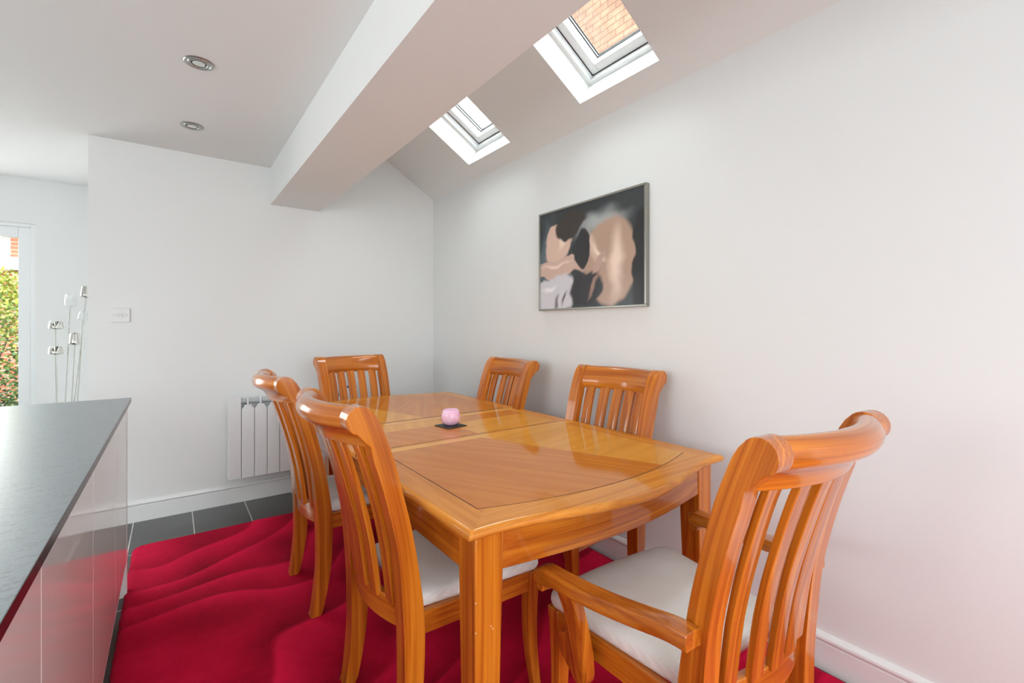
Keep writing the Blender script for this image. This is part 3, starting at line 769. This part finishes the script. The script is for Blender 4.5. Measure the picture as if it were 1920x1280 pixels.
# ------------------------------------------------------------------ candle jar and coaster
co = thing('coaster', 'square black slate coaster under the pink candle holder', 'coaster', (1.095, 1.985, 0.7605), math.radians(8))
bm = bmesh.new(); box(bm, -.056, .056, -.056, .056, 0, .005); obj('coaster_slab', bm, BLACK, co, bevel=0.001)
cj = thing('candle_holder', 'small round pink frosted glass candle holder on the black coaster', 'candle holder', (1.10, 1.995, 0.7657))
bm = bmesh.new(); prf = [(0, 0), (.024, 0), (.032, .003), (.040, .012), (.0455, .025), (.0470, .038), (.0455, .052), (.0415, .064), (.0385, .071), (.0370, .0725), (.0350, .071), (.0385, .062), (.0425, .050), (.0440, .038), (.0420, .026), (.036, .014), (.026, .008), (0, .008)]
lathe(bm, prf, 40); obj('glass_bowl', bm, PINK, cj, angle=60)
bm = bmesh.new(); lathe(bm, [(0, .0585), (.030, .0585), (.0395, .0595), (.0395, .0615), (.030, .0625), (.006, .0622), (0, .0622)], 32); obj('wax', bm, WAX, cj, label='white wax filling')
bm = bmesh.new(); tube(bm, [(0, 0, .061), (.001, 0, .066), (.002, .001, .069)], .0008, 6); obj('wick', bm, GASKET, cj)

# ------------------------------------------------------------------ kitchen island
isl = thing('kitchen_island', 'kitchen island with glossy white doors at the left edge', 'kitchen island', (-0.6, 1.1, 0))
def ib(name, x0, x1, y0, y1, z0, z1, m, bev=0.0015, label=None):
    bm = bmesh.new(); box(bm, x0 + .6, x1 + .6, y0 - 1.1, y1 - 1.1, z0, z1); return obj(name, bm, m, isl, bevel=bev, smooth=False, label=label)
ib('carcass', -1.06, -0.186, -0.55, 2.757, 0.172, 0.888, PANEL)
ib('plinth', -1.0, -0.225, -0.5, 2.757, 0.0, 0.172, PANEL)
ib('end_gable', -1.08, -0.1655, 2.757, 2.797, 0.0, 0.888, PANEL)
yy = [2.755, 2.232, 1.632, 1.032, 0.432, -0.168, -0.55]
for a, b in zip(yy[1:], yy): ib('door_front', -0.1845, -0.1665, a + .0015, b - .0015, 0.176, 0.886, PANEL, 0.001)
bm = bmesh.new(); box(bm, -1.12, -0.1535, -0.62, 2.8205, 0.8885, 0.910)
wt = obj('worktop', bm, [worktop(), DARKRED], bevel=0.0015, smooth=False)
for p in wt.data.polygons:
    if abs(p.normal.z) < 0.5: p.material_index = 1
tag(wt, 'dark grey textured worktop with polished edge on the island', 'worktop')

# ------------------------------------------------------------------ radiator
rad = thing('radiator', 'white electric panel radiator mounted on the end wall above the skirting', 'radiator', (0.31, YB, 0))
FWD, nF = 0.0805, 10
def rb(bm, x0, x1, d0, d1, z0, z1): box(bm, x0, x1, -d1, -d0, z0, z1)
bm = bmesh.new(); rb(bm, 0.012, nF * FWD + .01, .028, .040, .20, .72); obj('back_plate', bm, RADW, rad, smooth=False)
bm = bmesh.new(); M = Matrix.Translation((0.06, -0.062, 0.722)) @ Matrix.Rotation(PI / 2, 4, 'Y')
lathe(bm, [(0, 0), (.018, 0), (.018, nF * FWD - .06), (0, nF * FWD - .06)], 20, M); obj('header_tube', bm, RADG, rad, label='grey header tube across the top')
for i in range(nF):
    x0 = i * FWD + .0015; x1 = (i + 1) * FWD - .0015
    if i == 0: pl = [(x0, .190), (x1, .190), (x1, .760), (x0, .760)]
    else:
        c = .016
        pl = [(x0, .190), (x1, .190), (x1, .760 - .075), (x1 - c, .760 - .060), (x1 - c, .752), (x0 + c * 0 + .0, .752)] if False else \
             [(x0, .190), (x1, .190), (x1, .672), (x1 - c, .688), (x1 - c, .7), (x0 + c, .7), (x0 + c, .688), (x0, .672)]
    bm = bmesh.new(); prism(bm, pl, lambda x, z: (x, -.100, z), lambda x, z: (x, -.086, z)); 
    rb(bm, (x0 + x1) / 2 - .012, (x0 + x1) / 2 + .012, .040, .087, .195, .70)
    if i == 0: rb(bm, x0, x0 + .014, .040, .087, .190, .760)
    f = obj('fin', bm, RADW, rad, bevel=0.0025, smooth=False)
for i in range(1, nF):
    bm = bmesh.new(); x = i * FWD
    rb(bm, x - .0055 + FWD / 2, x + .0055 + FWD / 2, .055, .094, .70, .756); obj('fin_web', bm, RADW, rad, bevel=.002, smooth=False)
bm = bmesh.new(); rb(bm, nF * FWD + .002, nF * FWD + .085, .035, .100, .190, .760); obj('control_box', bm, RADW, rad, bevel=.004, smooth=False)
bm = bmesh.new(); rb(bm, nF * FWD + .012, nF * FWD + .075, .045, .095, .758, .775); obj('control_panel', bm, GASKET, rad, bevel=.003, smooth=False, label='black control panel')
for x in (.10, .70):
    bm = bmesh.new(); rb(bm, x, x + .04, 0, .03, .30, .62); obj('wall_bracket', bm, RADG, rad, smooth=False)

# ------------------------------------------------------------------ light switch
sw = thing('light_switch', 'white triple rocker light switch plate on the end wall', 'light switch', (-0.259, YB, 1.3185))
bm = bmesh.new(); box(bm, -.046, .046, -.009, 0, -.0445, .0445); obj('plate', bm, PLAST, sw, bevel=.003, seg=3)
for k in (-1, 0, 1):
    bm = bmesh.new(); x = k * .0155; pts = [(-.0085, -.0125), (-.0135, -.0125), (-.0105, .0), (-.0125, .0125), (-.0085, .0125)]
    prism(bm, pts, lambda y, z: (x - .0068, y, z), lambda y, z: (x + .0068, y, z)); obj('rocker', bm, PLAST, sw, bevel=.0006, smooth=False)
for k in (-1, 1):
    bm = bmesh.new(); M = Matrix.Translation((k * .0335, -.0088, 0)) @ Matrix.Rotation(PI / 2, 4, 'X')
    lathe(bm, [(0, .0012), (.0035, .001), (.0038, 0), (0, 0)], 16, M); obj('screw', bm, SCREW, sw)

# ------------------------------------------------------------------ recessed ceiling lights
for (x, y, lab) in ((0.097, 2.478, 'round chrome recessed spotlight in flat ceiling, nearer the camera'), (0.095, 3.274, 'round chrome recessed spotlight in flat ceiling, nearer the end wall')):
    d = thing('recessed_spotlight', lab, 'ceiling light', (x, y, ZC), group='recessed ceiling spotlights')
    bm = bmesh.new(); lathe(bm, [(.058, 0), (.058, -.003), (.054, -.0055), (.046, -.006), (.043, -.004), (.040, -.0065), (.033, -.0065), (.030, -.003), (.030, -.0005)], 40); obj('bezel', bm, STEEL, d, angle=20)
    bm = bmesh.new(); lathe(bm, [(.030, -.0008), (0, -.0008)], 30); obj('cavity', bm, DARKCAV, d)
    bm = bmesh.new(); M = Matrix.Rotation(0.0, 4, 'X')
    lathe(bm, [(.0235, -.001), (.0245, -.0045), (.021, -.0035), (.012, -.006), (0, -.0085)], 28, M); obj('bulb', bm, REFL, d, angle=60)

# ------------------------------------------------------------------ framed picture (plain abstract stand-in)
def art():
    m, N, L, p = mat('abstract_print'); setp(p, None, 0.45, coat=0.4, coat_r=0.15)
    tc = N.new('ShaderNodeTexCoord'); sp = N.new('ShaderNodeSeparateXYZ'); L.new(tc.outputs['Object'], sp.inputs[0])
    nz = N.new('ShaderNodeTexNoise'); nz.inputs['Scale'].default_value = 5.5; nz.inputs['Detail'].default_value = 2; L.new(tc.outputs['Object'], nz.inputs['Vector'])
    sb = N.new('ShaderNodeVectorMath'); sb.operation = 'SUBTRACT'; sb.inputs[1].default_value = (.5, .5, .5); L.new(nz.outputs['Color'], sb.inputs[0])
    sc = N.new('ShaderNodeVectorMath'); sc.operation = 'SCALE'; sc.inputs['Scale'].default_value = 0.13; L.new(sb.outputs[0], sc.inputs[0])
    ad = N.new('ShaderNodeVectorMath'); L.new(tc.outputs['Object'], ad.inputs[0]); L.new(sc.outputs[0], ad.inputs[1])
    # base
    base = ramp(N, [(0.0, (0.012, 0.015, 0.018)), (0.5, (0.022, 0.028, 0.034)), (1.0, (0.06, 0.07, 0.075))]); L.new(nz.outputs[0], base.inputs[0])
    cur = base.outputs[0]
    def blob(cy, cz, ry, rz, ang, col, soft=0.35, warp=True):
        """soft-edged ellipse in the picture plane: y across (left +), z up"""
        nonlocal cur
        mp = N.new('ShaderNodeMapping'); mp.vector_type = 'TEXTURE'
        mp.inputs['Location'].default_value = (0, cy, cz); mp.inputs['Rotation'].default_value = (ang, 0, 0); mp.inputs['Scale'].default_value = (1, ry, rz)
        L.new(ad.outputs[0] if warp else tc.outputs['Object'], mp.inputs['Vector'])
        s2 = N.new('ShaderNodeSeparateXYZ'); L.new(mp.outputs[0], s2.inputs[0])
        c = N.new('ShaderNodeCombineXYZ'); L.new(s2.outputs[1], c.inputs[1]); L.new(s2.outputs[2], c.inputs[2])
        ln = N.new('ShaderNodeVectorMath'); ln.operation = 'LENGTH'; L.new(c.outputs[0], ln.inputs[0])
        mr = N.new('ShaderNodeMapRange'); mr.interpolation_type = 'SMOOTHSTEP'; mr.inputs[1].default_value = 1.0; mr.inputs[2].default_value = 1.0 - soft; mr.inputs[3].default_value = 0; mr.inputs[4].default_value = 1
        L.new(ln.outputs['Value'], mr.inputs[0])
        mx = N.new('ShaderNodeMix'); mx.data_type = 'RGBA'; L.new(mr.outputs[0], mx.inputs[0]); L.new(cur, mx.inputs[6]); mx.inputs[7].default_value = (*col, 1)
        cur = mx.outputs[2]
    blob(-.10, .17, .30, .11, -.12, (0.40, 0.42, 0.42), .9)
    blob(-.30, .25, .16, .05, -.1, (0.03, 0.035, 0.038), .8)
    blob(.36, .02, .07, .30, .1, (0.09, 0.125, 0.15), .8)
    blob(-.18, -.05, .20, .27, .10, (0.46, 0.30, 0.22), .16)
    blob(-.21, -.07, .07, .27, .05, (0.88, 0.67, 0.55), .9)
    blob(-.05, .03, .05, .14, -.5, (0.70, 0.50, 0.40), .8)
    blob(-.10, -.02, .02, .10, -.7, (0.90, 0.72, 0.60), .9)
    blob(-.43, -.10, .12, .34, .06, (0.008, 0.008, 0.009), .14)
    blob(.25, .09, .13, .13, .7, (0.70, 0.48, 0.38), .16)
    blob(.20, .11, .04, .09, .5, (0.88, 0.68, 0.56), .9)
    blob(.13, .19, .15, .075, -.3, (0.035, 0.024, 0.020), .2)
    blob(.23, -.05, .25, .062, .05, (0.62, 0.42, 0.34), .18)
    blob(.25, -.03, .18, .018, .08, (0.86, 0.66, 0.56), .9)
    blob(.04, .03, .075, .12, .2, (0.014, 0.012, 0.014), .16)
    blob(.29, -.23, .23, .15, -.30, (0.64, 0.61, 0.65), .14)
    blob(.32, -.17, .10, .03, -.4, (0.85, 0.83, 0.86), .9)
    blob(.24, -.26, .025, .08, .3, (0.20, 0.17, 0.20), .8)
    blob(.16, -.24, .018, .08, .5, (0.14, 0.12, 0.14), .8)
    blob(.00, -.19, .13, .11, -.5, (0.020, 0.018, 0.022), .16)
    blob(-.05, -.18, .022, .13, .5, (0.34, 0.20, 0.16), .7)
    blob(-.09, -.06, .03, .07, .8, (0.50, 0.33, 0.27), .3)
    L.new(cur, p.inputs['Base Color'])
    return m
PY0, PY1, PZ0, PZ1 = 1.437, 2.262, 1.346, 1.959
pcy, pcz = (PY0 + PY1) / 2, (PZ0 + PZ1) / 2; hy, hz = (PY1 - PY0) / 2, (PZ1 - PZ0) / 2
pic = thing('framed_picture', 'large print of soft flesh and charcoal shapes in thin silver frame on the right wall', 'picture', (XR, pcy, pcz))
bm = bmesh.new(); fwd = 0.011
box(bm, -.030, -.001, -hy, hy, hz - fwd, hz); box(bm, -.030, -.001, -hy, hy, -hz, -hz + fwd); box(bm, -.030, -.001, -hy, -hy + fwd, -hz + fwd, hz - fwd); box(bm, -.030, -.001, hy - fwd, hy, -hz + fwd, hz - fwd)
obj('frame', bm, SILVER, pic, bevel=.0015, smooth=False)
bm = bmesh.new(); box(bm, -.024, -.004, -hy + fwd - .001, hy - fwd + .001, -hz + fwd - .001, hz - fwd + .001); obj('print', bm, art(), pic, smooth=False)

# ------------------------------------------------------------------ tulip floor lamp beyond the wall end
def tulip(bm, c, r0, r1, h, pet=0.0):
    """cup on a rounded bottom; V notches in the rim between three petals"""
    n = 48; rings = []; K = 12
    def rad(u): return r0 * math.sqrt(max(0, 1 - (1 - u / .22) ** 2)) if u < .22 else r0 + (r1 - r0) * ((u - .22) / .78) ** 1.2
    for off in (0, -.0022):
        for q in (range(K + 1) if off == 0 else range(K, -1, -1)):
            u = q / K; ring_ = []
            for i in range(n):
                a = 2 * PI * i / n
                t = abs((((a + PI / 2) / (2 * PI / 3) + .5) % 1) - .5) * 2      # 0 at a notch
                uu = u * (1 - pet * max(0, 1 - t * 1.6))
                r = max(rad(uu) + off, .0008)
                ring_.append((c[0] + r * math.cos(a), c[1] + r * math.sin(a), c[2] + h * uu + (0 if off == 0 else .0015)))
            rings.append(ring_)
    loft(bm, rings)
lx, ly = -0.655, 4.8
lamp = thing('floor_lamp', 'chrome floor lamp with tulip-shaped metal and clear shades on tall thin stems', 'floor lamp', (lx, ly, 0))
bm = bmesh.new(); lathe(bm, [(0, 0), (.15, 0), (.155, .006), (.15, .014), (.03, .022), (.012, .03), (0, .03)], 40); obj('base', bm, CHROME, lamp)
heads = [(-.697, 4.80, 1.225, 'bowl'), (-.692, 4.76, 1.038, 'bowl'), (-.621, 4.82, 1.395, 'clear'), (-.590, 4.78, 1.105, 'cup'), (-.534, 4.84, 1.468, 'cup'), (-.540, 4.74, 1.292, 'clear2')]
for i, (x, y, z, k) in enumerate(heads):
    bm = bmesh.new(); a = Vector((-.02 + .012 * i * (1 if i % 2 else -1) * .6, .012 * (i - 2.5), .025)); e_ = Vector((x - lx, y - ly, z))
    pts = [a.lerp(e_, t) + Vector((0, 0, 0)) for t in (0, .25, .5, .75, 1)]
    for j, t in enumerate((0, .25, .5, .75, 1)):
        pts[j].x = a.x + (e_.x - a.x) * (t ** .6); pts[j].y = a.y + (e_.y - a.y) * (t ** .6)
    tube(bm, pts, .0045, 8); st = obj('stem', bm, CHROME, lamp)
    bm = bmesh.new(); c = (x - lx, y - ly, z)
    if k == 'bowl': tulip(bm, c, .043, .037, .060, .85)
    elif k == 'cup': tulip(bm, c, .037, .026, .092, .05)
    elif k == 'clear': tulip(bm, c, .036, .030, .098, .6)
    else: tulip(bm, c, .034, .022, .068, .4)
    obj('shade', bm, ACRYL if 'clear' in k else CHROME, st, label='clear tulip shade' if 'clear' in k else 'polished metal tulip shade')

# ------------------------------------------------------------------ outdoors
bm = bmesh.new(); box(bm, 3.9, 4.3, -4.0, 5.3, 0, 5.7)
nb_ = obj('neighbouring_house', bm, BRICK_A, smooth=False); tag(nb_, 'pale red brick house side seen through the nearer roof window', 'building')
gh = thing('garden_house', 'orange brick house beyond the garden shrub', 'building', (0.5, 12.5, 0))
bm = bmesh.new(); box(bm, -2.93, 4, 0, 4, 0, 7); obj('wall', bm, BRICK_B, gh, smooth=False)
bm = bmesh.new(); box(bm, -3.05, -.5, -1.4, 0, 2.20, 2.42); obj('flat_roof', bm, plain('grey_felt', (0.30, 0.31, 0.33), 0.7), gh, smooth=False, label='grey flat roof edge')
bm = bmesh.new(); box(bm, -2.95, -.6, -1.3, 0, 0, 2.20); obj('outbuilding', bm, BRICK_B, gh, smooth=False)
bm = bmesh.new(); box(bm, -14, 14, YF + .15, 25, -.12, -.03)
g_ = obj('floor_garden', bm, plain('paving', (0.13, 0.085, 0.07), 0.9, bump=.3, bscale=20), smooth=False); struct(g_, 'brownish garden ground outside')
LEAF = []
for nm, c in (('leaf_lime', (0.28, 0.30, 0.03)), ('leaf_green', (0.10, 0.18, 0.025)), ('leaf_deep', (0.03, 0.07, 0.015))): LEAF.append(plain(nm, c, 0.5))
sh = thing('garden_shrub', 'dense yellow-green leafy shrub right outside the garden door', 'shrub', (-1.75, 7.05, -0.03))
bm = bmesh.new(); rnd = random.Random(3)
for i in range(14000):
    th = rnd.uniform(0, 2 * PI); u = rnd.uniform(0, 1); z = 0.05 + 1.9 * u
    R = 0.78 * math.sqrt(max(.02, 1 - ((z - .85) / 1.12) ** 2)) * (0.55 + .45 * math.sqrt(rnd.random())) * (1 + .12 * math.sin(5 * th + 4 * z))
    p = Vector((R * math.cos(th), R * math.sin(th), z + rnd.uniform(-.04, .04)))
    d = Vector((rnd.uniform(-1, 1), rnd.uniform(-1, 1), rnd.uniform(-.7, .7))).normalized(); s_ = d.cross(Vector((rnd.uniform(-1, 1), rnd.uniform(-1, 1), rnd.uniform(-1, 1)))).normalized()
    l, w = rnd.uniform(.03, .055), rnd.uniform(.011, .02)
    vs = [bm.verts.new(p + q) for q in (Vector((0, 0, 0)), d * l * .5 + s_ * w, d * l, d * l * .5 - s_ * w)]
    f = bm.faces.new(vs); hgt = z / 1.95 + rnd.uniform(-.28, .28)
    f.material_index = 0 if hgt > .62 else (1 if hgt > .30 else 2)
fo = obj('foliage', bm, LEAF, sh, smooth=False)
bm = bmesh.new()
for i in range(9):
    a = 2 * PI * i / 9; tube(bm, [(.05 * math.cos(a), .05 * math.sin(a), 0), (.22 * math.cos(a), .22 * math.sin(a), .7), (.45 * math.cos(a + .3), .45 * math.sin(a + .3), 1.45)], [.016, .011, .004], 6)
obj('branches', bm, plain('bark', (0.12, 0.08, 0.05), 0.9), sh)
